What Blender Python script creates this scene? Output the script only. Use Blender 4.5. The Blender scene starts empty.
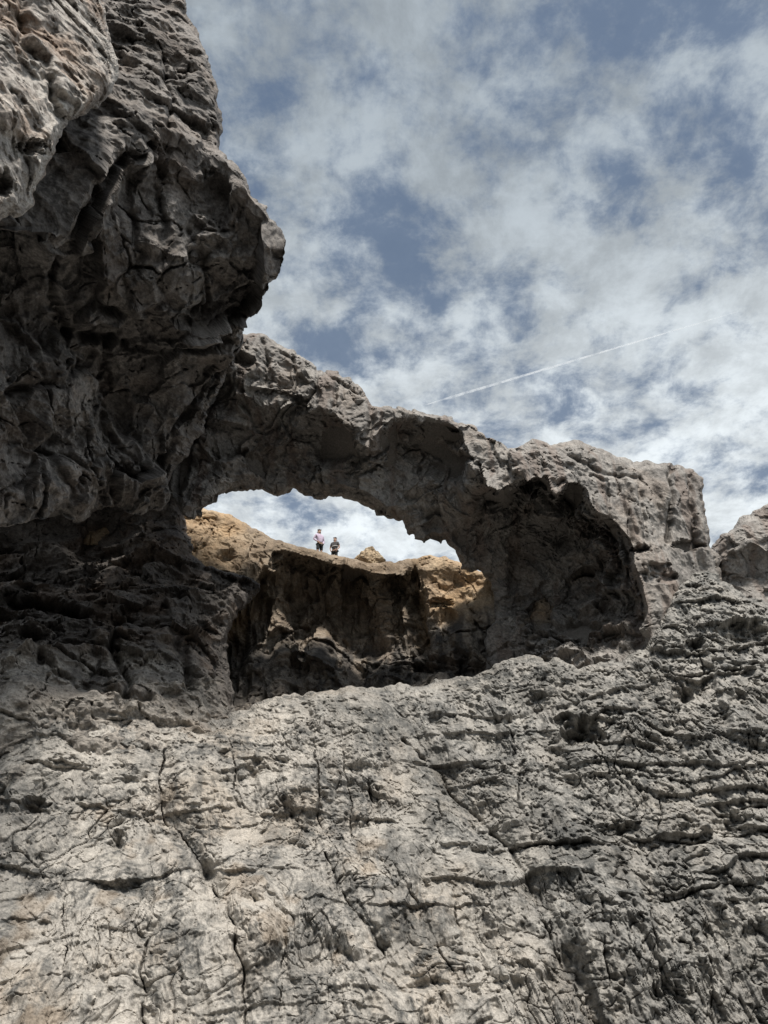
import bpy, math, random
import numpy as np
from mathutils import Vector
from mathutils.bvhtree import BVHTree

R = math.radians
scene = bpy.context.scene
col = scene.collection
rnd = random.Random(7)

# ------------------------------------------------------------------ camera, sky, sun, exposure
PITCH = 28.0
FPX = 739.0                                   # focal length in pixels of the 768 x 1024 picture
EYE = Vector((0.0, 0.0, 1.6))
cam_d = bpy.data.cameras.new('camera')
cam = bpy.data.objects.new('camera', cam_d)
col.objects.link(cam)
cam.location = EYE
cam.rotation_euler = (R(90 + PITCH), 0, 0)
cam_d.sensor_fit = 'VERTICAL'
cam_d.sensor_height = 36.0
cam_d.lens = 36.0 * FPX / 1024.0
cam_d.clip_start = 0.05
cam_d.clip_end = 60000
scene.camera = cam

SUN_EL, SUN_AZ = 63.0, 164.0                  # azimuth clockwise from +Y (the way the camera looks)
sdir = Vector((math.sin(R(SUN_AZ)) * math.cos(R(SUN_EL)), math.cos(R(SUN_AZ)) * math.cos(R(SUN_EL)), math.sin(R(SUN_EL))))
sun_d = bpy.data.lights.new('sun', 'SUN')
sun_d.energy = 4.8
sun_d.angle = R(11)
sun_d.color = (1.0, 0.95, 0.88)
sun = bpy.data.objects.new('sun', sun_d)
col.objects.link(sun)
sun.location = (0, 0, 80)
sun.rotation_euler = (-sdir).to_track_quat('-Z', 'Y').to_euler()

scene.view_settings.view_transform = 'Standard'
scene.view_settings.look = 'None'
scene.view_settings.exposure = 0.0
scene.cycles.max_bounces = 5
scene.cycles.diffuse_bounces = 1
scene.cycles.use_denoising = True
scene.view_settings.gamma = 1.0
scene.view_settings.use_curve_mapping = False


class NT:
    """small helper for building node trees"""
    def __init__(s, tree):
        s.t = tree
        s.n = tree.nodes
        s.l = tree.links

    def new(s, kind, **kw):
        n = s.n.new(kind)
        for k, v in kw.items():
            setattr(n, k, v)
        return n

    def put(s, sock, v):
        if v is None:
            return
        if isinstance(v, bpy.types.NodeSocket):
            s.l.new(v, sock)
        else:
            sock.default_value = v

    def math(s, op, a, b=None, c=None, clamp=False):
        n = s.new('ShaderNodeMath', operation=op, use_clamp=clamp)
        for i, v in enumerate((a, b, c)):
            s.put(n.inputs[i], v)
        return n.outputs[0]

    def vmath(s, op, a, b=None):
        n = s.new('ShaderNodeVectorMath', operation=op)
        s.put(n.inputs[0], a)
        s.put(n.inputs[1], b)
        return n.outputs[0]

    def noise(s, vec, scale, detail=5, rough=0.55, dist=0.0, lac=2.0):
        n = s.new('ShaderNodeTexNoise')
        s.put(n.inputs['Vector'], vec)
        n.inputs['Scale'].default_value = scale
        n.inputs['Detail'].default_value = detail
        n.inputs['Roughness'].default_value = rough
        n.inputs['Lacunarity'].default_value = lac
        n.inputs['Distortion'].default_value = dist
        return n.outputs['Fac']

    def ramp(s, v, a, b, lo=0.0, hi=1.0, smooth=True):
        n = s.new('ShaderNodeMapRange', interpolation_type='SMOOTHSTEP' if smooth else 'LINEAR')
        s.put(n.inputs['Value'], v)
        for i, x in zip((1, 2, 3, 4), (a, b, lo, hi)):
            n.inputs[i].default_value = x
        return n.outputs[0]

    def mix(s, f, a, b, blend='MIX'):
        n = s.new('ShaderNodeMix', data_type='RGBA', blend_type=blend)
        s.put(n.inputs['Factor'], f)
        s.put(n.inputs['A'] if False else n.inputs[6], a)
        s.put(n.inputs[7], b)
        return n.outputs[2]


def rgba(c):
    return (c[0], c[1], c[2], 1.0)


# world: Nishita sky, broken altocumulus sheet laid on a plane overhead
world = bpy.data.worlds.new('World')
scene.world = world
world.use_nodes = True
w = NT(world.node_tree)
for n in list(w.n):
    w.n.remove(n)
SKY_STRENGTH = 0.1
out = w.new('ShaderNodeOutputWorld')
bg = w.new('ShaderNodeBackground')
bg.inputs['Strength'].default_value = SKY_STRENGTH
sky = w.new('ShaderNodeTexSky', sky_type='NISHITA')
sky.sun_disc = False
sky.sun_elevation = R(SUN_EL)
sky.sun_rotation = R(SUN_AZ)
sky.air_density = 1.0
sky.dust_density = 1.5
tc = w.new('ShaderNodeTexCoord')
sep = w.new('ShaderNodeSeparateXYZ')
w.l.new(tc.outputs['Generated'], sep.inputs[0])
zz = w.math('ADD', w.math('MAXIMUM', sep.outputs[2], 0.0), 0.28)
comb = w.new('ShaderNodeCombineXYZ')
w.put(comb.inputs[0], w.math('DIVIDE', sep.outputs[0], zz))
w.put(comb.inputs[1], w.math('DIVIDE', sep.outputs[1], zz))
uv = comb.outputs[0]
uvs = w.vmath('ADD', uv, (8.2, 5.5, 2.1))
big = w.noise(uvs, 1.5, 4, 0.5, 0.3)
med = w.noise(uvs, 4.2, 10, 0.58, 0.25)
fin = w.noise(uvs, 12.0, 9, 0.64, 0.15)
dens = w.math('ADD', w.math('MULTIPLY', big, 0.42), w.math('MULTIPLY', med, 0.55))
dens = w.math('ADD', dens, w.math('MULTIPLY', w.math('SUBTRACT', fin, 0.5), 0.75))
low = w.ramp(sep.outputs[2], 0.40, 0.85)           # thinner, greyer cloud higher up
dens = w.math('SUBTRACT', dens, w.math('MULTIPLY', low, 0.07))
cov = w.ramp(dens, 0.30, 0.52)
cov = w.math('ADD', w.math('MULTIPLY', cov, 0.82), 0.12)
cbright = w.mix(w.ramp(sep.outputs[2], 0.42, 0.86), rgba((9.0, 9.6, 9.9)), rgba((4.3, 4.85, 5.3)))
gap = w.mix(0.55, sky.outputs[0], rgba((1.3, 1.9, 2.85)))
shade = w.ramp(w.noise(w.vmath('ADD', uvs, (4.0, 9.0, 3.0)), 9.0, 9, 0.66, 0.2), 0.34, 0.66, 0.74, 1.10)
cbright = w.vmath('MULTIPLY', cbright, shade)
skyc = w.mix(cov, gap, cbright)
w.l.new(skyc, bg.inputs['Color'])
w.l.new(bg.outputs[0], out.inputs['Surface'])

# ------------------------------------------------------------------ numpy noise
_r = np.random.RandomState(11)
PERM = _r.permutation(256).astype(np.int32)
PERM = np.concatenate([PERM, PERM, PERM])
GRAD = _r.normal(size=(256, 3)).astype(np.float32)
GRAD /= np.linalg.norm(GRAD, axis=1, keepdims=True)
RND3 = _r.rand(256, 3).astype(np.float32)


def hash3(i, j, k):
    return PERM[PERM[PERM[i & 255] + (j & 255)] + (k & 255)]


def perlin(P):
    Pi = np.floor(P).astype(np.int32)
    f = (P - Pi).astype(np.float32)
    u = f * f * f * (f * (f * 6 - 15) + 10)
    r = 0
    for dx in (0, 1):
        wx = u[:, 0] if dx else 1 - u[:, 0]
        for dy in (0, 1):
            wy = u[:, 1] if dy else 1 - u[:, 1]
            for dz in (0, 1):
                wz = u[:, 2] if dz else 1 - u[:, 2]
                g = GRAD[hash3(Pi[:, 0] + dx, Pi[:, 1] + dy, Pi[:, 2] + dz)]
                d = g[:, 0] * (f[:, 0] - dx) + g[:, 1] * (f[:, 1] - dy) + g[:, 2] * (f[:, 2] - dz)
                r = r + wx * wy * wz * d
    return r * 1.5


def fbm(P, freq, octs, gain=0.5, ridged=False, foot=None):
    """fractal noise; octaves finer than the mesh (foot = metres per cell) fade out"""
    s, a, f = 0.0, 1.0, freq
    for o in range(octs):
        v = perlin(P * f + 17.3 * o)
        if ridged:
            v = 1.0 - 2.2 * np.abs(v)
            v = v * 0.6
        if foot is not None:
            v = v * np.clip(1.6 - 2.2 * foot * f * 1.2, 0, 1)
        s = s + a * v
        a *= gain
        f *= 2.03
    return s


def voronoi(P):
    """F1, F2, cell hash and offset from the cell's point"""
    Pi = np.floor(P).astype(np.int32)
    N = len(P)
    F1 = np.full(N, 9.0, np.float32)
    F2 = np.full(N, 9.0, np.float32)
    H = np.zeros(N, np.int32)
    O = np.zeros((N, 3), np.float32)
    for dx in (-1, 0, 1):
        for dy in (-1, 0, 1):
            for dz in (-1, 0, 1):
                h = hash3(Pi[:, 0] + dx, Pi[:, 1] + dy, Pi[:, 2] + dz)
                c = Pi + np.array((dx, dy, dz)) + RND3[h]
                d = (P - c).astype(np.float32)
                q = np.sqrt((d * d).sum(1))
                m = q < F1
                F2 = np.where(m, F1, np.minimum(F2, q))
                F1 = np.where(m, q, F1)
                H = np.where(m, h, H)
                O[m] = d[m]
    return F1, F2, H, O


def blocks(P, size, aniso=(1, 1, 1), tilt=0.5, lift=0.25, crack=0.1, cw=0.06, soft=0.22):
    """broken facets: every cell is lifted and tilted on its own, with cracks between"""
    Q = P / size * np.array(aniso)
    Q = Q + 0.13 * np.stack([perlin(Q * 2.6), perlin(Q * 2.6 + 11), perlin(Q * 2.6 + 23)], -1) + 0.05 * np.stack([perlin(Q * 8), perlin(Q * 8 + 11), perlin(Q * 8 + 23)], -1)
    crack = crack * np.clip(0.15 + 2.2 * perlin(Q * 0.8 + 40), 0, 1.2)
    F1, F2, H, O = voronoi(Q)
    v = RND3[H] - 0.5
    w2 = RND3[(H + 91) & 255] - 0.5
    t = np.clip((F2 - F1) / soft, 0, 1)
    t = t * t * (3 - 2 * t)
    d = (lift * 2 * v[:, 0] + tilt * (O * w2 * 2).sum(1)) * t
    d = d - crack * np.exp(-(F2 - F1) / cw)
    return d * size


def scallops(P, size, deep=0.3, aniso=(1, 1, 1), edge=0.0):
    """hollowed pockets that meet in sharp ribs, as in a weathered cave roof"""
    Q = P / size * np.array(aniso)
    F1, F2, H, O = voronoi(Q)
    v = RND3[H][:, 0]
    d = deep * (0.4 + 1.1 * v) * (F1 * F1 - 0.35) * 1.6
    w2 = RND3[(H + 91) & 255] - 0.5
    t = np.clip((F2 - F1) / 0.15, 0, 1)
    return (d + edge * (O * w2 * 2).sum(1) * t) * size


def grain(P, foot, amt=0.8):
    """weathered skin down to the finest size the mesh can carry"""
    f0 = 1.0 / (foot.mean() * 12)
    return 1.25 * amt * (0.25 / f0) * (fbm(P, f0, 3, 0.55, ridged=True) + 0.6 * fbm(P + 50, f0 * 0.6, 3, 0.5))


# ------------------------------------------------------------------ picture ray -> place
cp, sp = math.cos(R(PITCH)), math.sin(R(PITCH))


def rays(px, py):
    x = (px - 384.0) / FPX
    v = (512.0 - py) / FPX
    return np.stack([x, cp - v * sp, sp + v * cp], -1)


def place(px, py, D):
    d = rays(np.asarray(px, float), np.asarray(py, float))
    t = np.asarray(D) / d[..., 1]
    return d * t[..., None] + np.array(EYE)


SC = 0.92                                      # metres: the people on the rim set the scale


def tps(ctrl, smooth=1e-3):
    c = np.array(ctrl, float)
    X = c[:, :2] / 200.0
    y = c[:, 2] * SC

    def k(r2):
        return 0.5 * r2 * np.log(np.maximum(r2, 1e-12))
    n = len(X)
    A = np.zeros((n + 3, n + 3))
    A[:n, :n] = k(((X[:, None] - X[None]) ** 2).sum(-1)) + smooth * np.eye(n)
    A[:n, n] = 1
    A[:n, n + 1:] = X
    A[n:, :n] = A[:n, n:].T
    b = np.zeros(n + 3)
    b[:n] = y
    s = np.linalg.solve(A, b)

    def f(px, py):
        q = np.stack([px, py], -1) / 200.0
        r = s[n] + q @ s[n + 1:]
        for i in range(n):
            r = r + s[i] * k(((q - X[i]) ** 2).sum(-1))
        return r
    return f


def seg_dist(px, py, pts, closed=False):
    pts = np.array(pts, float)
    best = np.full(px.shape, 1e9)
    m = len(pts)
    for i in range(m if closed else m - 1):
        a, b = pts[i], pts[(i + 1) % m]
        d = b - a
        L = (d * d).sum() + 1e-9
        t = np.clip(((px - a[0]) * d[0] + (py - a[1]) * d[1]) / L, 0, 1)
        best = np.minimum(best, (px - a[0] - t * d[0]) ** 2 + (py - a[1] - t * d[1]) ** 2)
    return np.sqrt(best)


def inside(px, py, pts):
    c = np.zeros(px.shape, bool)
    m = len(pts)
    for i in range(m):
        x1, y1 = pts[i]
        x2, y2 = pts[(i + 1) % m]
        if y1 == y2:
            continue
        c ^= ((y1 > py) != (y2 > py)) & (px < (x2 - x1) * (py - y1) / (y2 - y1) + x1)
    return c


def sdf(px, py, pts):
    d = seg_dist(px, py, pts, True)
    return np.where(inside(px, py, pts), d, -d)


# ------------------------------------------------------------------ rock bodies
def tag(o, label=None, cat=None, group=None, kind=None):
    if label:
        o['label'] = label
    if cat:
        o['category'] = cat
    if group:
        o['group'] = group
    if kind:
        o['kind'] = kind
    return o


def link_mesh(name, V, faces, mat, smooth=True, parent=None, origin=None, colour=None):
    """faces: list of arrays (n,k)"""
    V = np.asarray(V, np.float64)
    if origin is None:
        origin = np.array([(V[:, 0].min() + V[:, 0].max()) / 2, (V[:, 1].min() + V[:, 1].max()) / 2, V[:, 2].min()])
    me = bpy.data.meshes.new(name)
    me.vertices.add(len(V))
    me.vertices.foreach_set('co', (V - origin).astype(np.float32).ravel())
    idx = np.concatenate([np.asarray(f, np.int32).ravel() for f in faces])
    tot = np.concatenate([np.full(len(f), np.asarray(f).shape[1], np.int32) for f in faces])
    me.loops.add(len(idx))
    me.loops.foreach_set('vertex_index', idx)
    me.polygons.add(len(tot))
    me.polygons.foreach_set('loop_start', np.concatenate([[0], np.cumsum(tot)[:-1]]).astype(np.int32))
    me.polygons.foreach_set('use_smooth', np.full(len(tot), smooth, bool))
    me.update(calc_edges=True)
    if colour is not None:
        at = me.attributes.new('rock_colour', 'FLOAT_COLOR', 'POINT')
        at.data.foreach_set('color', np.concatenate([np.clip(colour, 0.02, 0.9), np.ones((len(V), 1))], 1).astype(np.float32).ravel())
    me.materials.append(mat)
    o = bpy.data.objects.new(name, me)
    o.location = origin
    col.objects.link(o)
    if parent is not None:
        o.parent = parent
    return o


def rock_body(name, outline, depth, mat, step=1.25, rough=None, rag=3.0, round_px=9.0, round_m=0.9,
              thick=8.0, flat_top=False, tint=None):
    """A solid piece of cliff: a weathered front surface, rounded edges, sides and a back."""
    o = np.array(outline, float)
    x0, y0, x1, y1 = o[:, 0].min() - 6, o[:, 1].min() - 6, o[:, 0].max() + 6, o[:, 1].max() + 6
    nx, ny = int((x1 - x0) / step) + 1, int((y1 - y0) / step) + 1
    gx, gy = np.meshgrid(x0 + np.arange(nx) * step, y0 + np.arange(ny) * step)
    px, py = gx.ravel(), gy.ravel()
    s = sdf(px, py, outline)
    near = np.abs(s) < 40
    if rag:
        Q = np.stack([px[near], py[near], np.full(near.sum(), 3.3)], -1)
        s[near] += 0.9 * perlin(Q / 5.0) + 0.7 * np.abs(perlin(Q / 9.0 + 5)) * 2 - 0.5
        s[near] += rag * (1.3 * fbm(Q, 1 / 30.0, 3, 0.6) + 0.5 * blocks(Q, 14.0, tilt=0.5, lift=0.22, crack=0.0, soft=0.4) / 14.0 * 2)
    keep = (s > 0).reshape(ny, nx)
    cell = keep[:-1, :-1] & keep[1:, :-1] & keep[:-1, 1:] & keep[1:, 1:]
    # keep the largest connected sheet: drop loose flakes by a light opening
    ids = np.arange(nx * ny).reshape(ny, nx)
    q = np.stack([ids[:-1, :-1], ids[1:, :-1], ids[1:, 1:], ids[:-1, 1:]], -1)[cell]
    used = np.unique(q)
    remap = np.full(nx * ny, -1)
    remap[used] = np.arange(len(used))
    q = remap[q]
    e0 = np.concatenate([q[:, [0, 1]], q[:, [1, 2]], q[:, [2, 3]], q[:, [3, 0]]])
    k0 = np.sort(e0, 1)
    _u, _i, _c = np.unique(k0[:, 0].astype(np.int64) * len(used) + k0[:, 1], return_inverse=True, return_counts=True)
    rimv = np.unique(e0[_c[_i] == 1])
    sg = s.reshape(ny, nx)
    gsy, gsx = np.gradient(sg, step)
    ux, uy, us = px[used].copy(), py[used].copy(), s[used].copy()
    gl = np.hypot(gsx.ravel()[used[rimv]], gsy.ravel()[used[rimv]]) + 1e-6
    mv = np.clip(us[rimv] / gl, 0, step * 1.1)
    ux[rimv] -= gsx.ravel()[used[rimv]] / gl * mv
    uy[rimv] -= gsy.ravel()[used[rimv]] / gl * mv
    us[rimv] = 0
    D = depth(ux, uy)
    t = np.clip(us / round_px, 0, 1)
    D = D + round_m * (1 - np.sqrt(np.maximum(0, 1 - (1 - t) ** 2)))
    P = place(ux, uy, D)
    # normals of the smooth sheet
    full = np.zeros((ny * nx, 3))
    Dg = depth(px, py)
    tg = np.clip(s / round_px, 0, 1)
    Dg = Dg + round_m * (1 - np.sqrt(np.maximum(0, 1 - (1 - tg) ** 2)))
    full = place(px, py, Dg).reshape(ny, nx, 3)
    # smooth before taking the normal so displacement does not fold at creases
    for _ in range(3):
        full[1:-1, 1:-1] = (full[:-2, 1:-1] + full[2:, 1:-1] + full[1:-1, :-2] + full[1:-1, 2:]) / 4
    N = np.cross(np.gradient(full, axis=0), np.gradient(full, axis=1)).reshape(-1, 3)[used]
    N /= np.linalg.norm(N, axis=1, keepdims=True) + 1e-12
    view = P - np.array(EYE)
    N[(N * view).sum(1) > 0] *= -1
    dist = np.linalg.norm(view, axis=1)
    vdir = view / dist[:, None]
    facing = np.clip(np.abs((N * vdir).sum(1)), 0.25, 1)
    foot = dist / FPX * step / facing
    if rough is not None:
        h = rough(P, N, ux, uy, foot)
        h = h * (0.25 + 0.75 * np.clip(us / 14.0, 0, 1))
        # lean the displacement a little towards the viewer's side so thin edges keep their outline
        dirn = 0.35 * (np.clip((facing - 0.12) / 0.3, 0, 1))[:, None] * N - vdir
        dirn /= np.linalg.norm(dirn, axis=1, keepdims=True)
        P = P + dirn * (h / np.clip((dirn * N).sum(1), 0.45, 1))[:, None]
    # sides and back
    e = np.concatenate([q[:, [0, 1]], q[:, [1, 2]], q[:, [2, 3]], q[:, [3, 0]]])
    key = np.sort(e, 1)
    uniq, inv, cnt = np.unique(key[:, 0].astype(np.int64) * len(used) + key[:, 1], return_inverse=True, return_counts=True)
    be = e[cnt[inv] == 1]
    bv = np.unique(be)
    bmap = np.full(len(used), -1)
    bmap[bv] = np.arange(len(bv))
    V = [P]
    F = [q]
    prev = bv
    base = len(P)
    rings = (0.12, 0.45, 1.0) if flat_top else (0.02, 0.05, 0.09, 0.14, 0.2, 0.27, 0.35, 0.45, 0.57, 0.7, 0.85, 1.0)
    gxb, gyb = gsx.ravel()[used[bv]], gsy.ravel()[used[bv]]
    gn = np.hypot(gxb, gyb) + 1e-6
    inw = np.stack([gxb / gn, gyb / gn * sp, -gyb / gn * cp], -1)     # from the edge towards the body
    cen = P.mean(0)
    for k, r in enumerate(rings):
        B = P[bv].copy()
        if flat_top:
            B[:, 1] += thick * r
            B[:, 2] -= 0.0
        else:
            B += vdir[bv] * thick * r
            # draw in slightly so the sides never show round the front
            c = cen + vdir[bv] * thick * r
            B = B + (c - B) * 0.03 * r
            nz = 0.5 + 0.8 * fbm(B, 0.45, 4, 0.55) + 0.5 * scallops(B, 1.3, 0.4)
            B = B + inw * (np.clip(nz, 0, 1.6) * min(1, 6 * r) * (1 - 0.8 * r) * 0.8)[:, None]
        ringi = base + np.arange(len(bv))
        a, b = be[:, 0], be[:, 1]
        pa = prev[bmap[a]] if k else a
        pb = prev[bmap[b]] if k else b
        F.append(np.stack([pb, pa, ringi[bmap[a]], ringi[bmap[b]]], -1))
        V.append(B)
        base += len(bv)
        prev = ringi
    # back: a coarse sheet of the same outline
    kb = max(2, int(round(9 / step)))
    cg = np.zeros((ny, nx), bool)
    sub = ids[::kb, ::kb]
    ks = keep[::kb, ::kb]
    cc = ks[:-1, :-1] | ks[1:, :-1] | ks[:-1, 1:] | ks[1:, 1:]
    cc = ks[:-1, :-1] & ks[1:, :-1] & ks[:-1, 1:] & ks[1:, 1:]
    qb = np.stack([sub[:-1, :-1], sub[:-1, 1:], sub[1:, 1:], sub[1:, :-1]], -1)[cc]
    if len(qb):
        ub = np.unique(qb)
        rb = np.full(nx * ny, -1)
        rb[ub] = np.arange(len(ub)) + base
        PB = place(px[ub], py[ub], Dg[ub])
        vb = PB - np.array(EYE)
        vb /= np.linalg.norm(vb, axis=1, keepdims=True)
        if flat_top:
            PB[:, 1] += thick
        else:
            PB = PB + vb * thick
            PB = PB + (cen + vb * thick - PB) * 0.03
        V.append(PB)
        F.append(rb[qb])
    V = np.concatenate(V)
    C = np.tile(np.array([[0.22, 0.2, 0.18]]), (len(V), 1))
    C[:len(P)] = tint(P, ux, uy, foot)
    return link_mesh(name, V, F, mat, False, colour=C)


def groove(px, py, pts, width, deep, taper=True):
    d = seg_dist(px, py, pts)
    return -deep * np.exp(-(d / width) ** 2)


def pit(px, py, x, y, rx, ry, deep, jag=0.0):
    d = np.sqrt(((px - x) / rx) ** 2 + ((py - y) / ry) ** 2) * 0.9
    m = d < 3
    Q = np.stack([px[m] / (rx * 0.9), py[m] / (ry * 0.9), np.full(m.sum(), 0.37 * x)], -1)
    d[m] += 0.55 * perlin(Q) + 0.3 * perlin(Q * 2.3)
    return -deep * np.clip(1.25 - d, 0, 1) ** 0.7


def ledge(px, py, pts, high, run):
    """rock standing out above a bedding line and undercut below it"""
    p = np.array(pts, float)
    y = np.interp(px, p[:, 0], p[:, 1])
    end = smoothstep(px, p[0, 0] - 1, p[0, 0] + 14) * (1 - smoothstep(px, p[-1, 0] - 14, p[-1, 0] + 1))
    if p[0, 0] <= 0:
        end = 1 - smoothstep(px, p[-1, 0] - 14, p[-1, 0] + 1)
    d = y - py
    up = np.exp(-np.maximum(d, 0) / run) * smoothstep(d, -1.0, 1.2)
    dn = np.exp(np.minimum(d, 0) / 6.0) * (1 - smoothstep(d, -1.0, 1.2))
    return end * high * (up - 0.25 * dn)


def smoothstep(x, a, b):
    t = np.clip((x - a) / (b - a), 0, 1)
    return t * t * (3 - 2 * t)


# ------------------------------------------------------------------ materials
def stone_material(name, bump=0.5, scale=16.0):
    """limestone: colour patches, lichen and stains come with the mesh, the finest mottling is made here"""
    m = bpy.data.materials.new(name)
    m.use_nodes = True
    t = NT(m.node_tree)
    b = t.n['Principled BSDF']
    at = t.new('ShaderNodeAttribute', attribute_name='rock_colour')
    geo = t.new('ShaderNodeNewGeometry')
    n = t.noise(geo.outputs['Position'], scale, 4, 0.7)
    k = t.ramp(n, 0.3, 0.7, 0.76, 1.24)
    c = t.vmath('MULTIPLY', at.outputs['Color'], k)
    t.l.new(c, b.inputs['Base Color'])
    b.inputs['Roughness'].default_value = 0.93
    b.inputs['Specular IOR Level'].default_value = 0.2
    bp = t.new('ShaderNodeBump')
    bp.inputs['Strength'].default_value = bump
    bp.inputs['Distance'].default_value = 0.9 / scale
    t.l.new(n, bp.inputs['Height'])
    t.l.new(bp.outputs[0], b.inputs['Normal'])
    return m


def lerp(a, b, f):
    f = np.clip(f, 0, 1)[:, None]
    return a * (1 - f) + b * f


def stone_colour(P, pale, grey, dark, warm, warm_amt=0.3, stain=(0.05, 0.35), stain_amt=0.7, vein=0.6, speck=0.5, seed=0.0):
    pale, grey, dark, warm = (np.array([x]) for x in (pale, grey, dark, warm))
    Q = P + seed
    W = Q + 0.5 * np.stack([perlin(Q * 0.6), perlin(Q * 0.6 + 31), perlin(Q * 0.6 + 77)], -1)
    n1 = fbm(W * np.array((1, 1, 2.2)), 0.3, 3, 0.6)
    n2 = fbm(W, 1.6, 5, 0.65)
    c = lerp(grey, pale, 0.5 + 0.7 * n1 + 0.75 * n2)
    wn = fbm(W + 40, 0.4, 4, 0.55)
    c = lerp(c, warm, warm_amt * smoothstep(wn, 0.0, 0.55))
    s1 = fbm(W * np.array((1, 1, 0.7)) + 80, 0.55, 3, 0.6)
    s2 = fbm(W + 120, 3.2, 5, 0.72)
    st = smoothstep(0.6 * s1 + 0.55 * s2, stain[0], stain[1])
    c = lerp(c, dark, stain_amt * st)
    # thin dark veins of lichen along tiny fissures
    v1 = np.abs(perlin(W * 2.1 + 7)) + 0.25 * np.abs(perlin(W * 6.3 + 9))
    area = smoothstep(fbm(W + 160, 0.45, 3, 0.6), -0.35, 0.3)
    c = lerp(c, dark, vein * area * (1 - smoothstep(v1, 0.02, 0.14)))
    v2 = np.abs(perlin(W * 5.2 + 17)) + 0.2 * np.abs(perlin(W * 15 + 19))
    c = lerp(c, dark, vein * 0.8 * area * (1 - smoothstep(v2, 0.02, 0.13)))
    sp_ = fbm(W + 200, 9.0, 3, 0.7)
    c = lerp(c, dark, speck * smoothstep(sp_, 0.22, 0.5))
    c = lerp(c, np.minimum(pale * 1.3, 0.7), 0.5 * speck * smoothstep(-sp_, 0.25, 0.55))
    return c


def plain(name, c, rough=0.8, noise=0.15, scale=20):
    m = bpy.data.materials.new(name)
    m.use_nodes = True
    t = NT(m.node_tree)
    b = t.n['Principled BSDF']
    geo = t.new('ShaderNodeTexCoord')
    n = t.noise(geo.outputs['Object'], scale, 4, 0.6)
    cc = t.mix(t.ramp(n, 0.35, 0.65), rgba([x * (1 - noise) for x in c]), rgba([min(1, x * (1 + noise)) for x in c]))
    t.l.new(cc, b.inputs['Base Color'])
    b.inputs['Roughness'].default_value = rough
    return m


M_slope = stone_material('slope_limestone', 0.6, 22.0)
M_arch = stone_material('arch_limestone', 0.5, 11.0)
M_over = stone_material('overhang_limestone', 0.5, 14.0)
M_near = stone_material('near_limestone', 0.5, 22.0)
M_wall = stone_material('ochre_limestone', 0.5, 10.0)
M_cave = stone_material('cave_limestone', 0.5, 12.0)


def tint_slope(P, px, py, foot):
    c = stone_colour(P, (0.46, 0.43, 0.385), (0.31, 0.292, 0.265), (0.06, 0.062, 0.061), (0.38, 0.285, 0.19), 0.26, (0.12, 0.5), 0.75, 0.75, 0.5)
    dk = stone_colour(P + 3, (0.38, 0.365, 0.335), (0.235, 0.228, 0.214), (0.045, 0.048, 0.047), (0.26, 0.22, 0.17), 0.2, (-0.05, 0.35), 0.85, 0.9, 0.6)
    dk_mask = smoothstep(P[:, 0] + 0.55 * P[:, 2] + 3.0 * fbm(P + 60, 0.28, 4, 0.6), 0.5, 4.5)  # darker stone towards the right and higher up
    c = lerp(c, dk, 0.75 * dk_mask)
    # grey and black run-off streaks down the face
    for fx, amt, sd in ((1.1, 0.45, 0), (2.9, 0.5, 40)):
        q = np.stack([(P[:, 0] + 0.12 * P[:, 2]) * fx + 0.5 * perlin(P * 0.8 + sd), P[:, 1] * 0.3, P[:, 2] * 0.22 + sd], -1)
        br = smoothstep(fbm(P + 90 + sd, 1.8, 4, 0.65), -0.25, 0.35)
        c = lerp(c, np.array([[0.085, 0.087, 0.085]]), amt * br * smoothstep(fbm(q, 1.0, 3, 0.6), 0.08, 0.5))
    c = lerp(c, np.array([[0.30, 0.215, 0.135]]), 0.3 * smoothstep(fbm(P + 77, 0.5, 4, 0.6), 0.28, 0.6) * (1 - dk_mask) * smoothstep(-P[:, 2], -6.5, -3.0))
    # pale scoured patches
    c = lerp(c, np.array([[0.50, 0.465, 0.415]]), 0.5 * smoothstep(fbm(P + 140, 0.7, 5, 0.6), 0.1, 0.5) * (1 - 0.5 * dk_mask))
    return c


def tint_arch(P, px, py, foot):
    c = stone_colour(P, (0.355, 0.332, 0.305), (0.225, 0.21, 0.195), (0.075, 0.072, 0.068), (0.30, 0.23, 0.175), 0.3, (0.2, 0.6), 0.5, 0.4, 0.35, 5.0)
    # rust brown run-off streaks down the pillar
    q = np.stack([P[:, 0] * 1.3 + 0.25 * perlin(P * 0.7), P[:, 1] * 0.3, P[:, 2] * 0.13], -1)
    return lerp(c, np.array([[0.20, 0.155, 0.13]]), 0.55 * smoothstep(fbm(q, 1.0, 3, 0.6), 0.12, 0.5))


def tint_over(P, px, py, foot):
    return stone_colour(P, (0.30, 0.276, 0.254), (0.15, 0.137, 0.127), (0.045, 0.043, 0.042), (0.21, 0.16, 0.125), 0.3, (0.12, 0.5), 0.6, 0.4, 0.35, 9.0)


def tint_near(P, px, py, foot):
    return stone_colour(P, (0.52, 0.485, 0.44), (0.34, 0.31, 0.28), (0.09, 0.075, 0.065), (0.32, 0.21, 0.14), 0.6, (0.15, 0.5), 0.6, 0.55, 0.5, 3.0)


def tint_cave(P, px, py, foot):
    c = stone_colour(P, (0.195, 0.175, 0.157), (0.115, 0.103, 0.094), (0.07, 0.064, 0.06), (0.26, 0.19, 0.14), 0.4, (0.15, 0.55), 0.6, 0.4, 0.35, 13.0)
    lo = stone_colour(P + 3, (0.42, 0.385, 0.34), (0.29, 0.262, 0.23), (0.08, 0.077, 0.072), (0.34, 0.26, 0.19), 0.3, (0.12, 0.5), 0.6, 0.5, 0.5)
    return lerp(c, lo, 1 - smoothstep(P[:, 2] + 2.0 * fbm(P + 9, 0.4, 4, 0.6), 7.5, 10.0))  # upper wall stained dark, coloured darker still to deepen the hollow's shade


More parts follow.
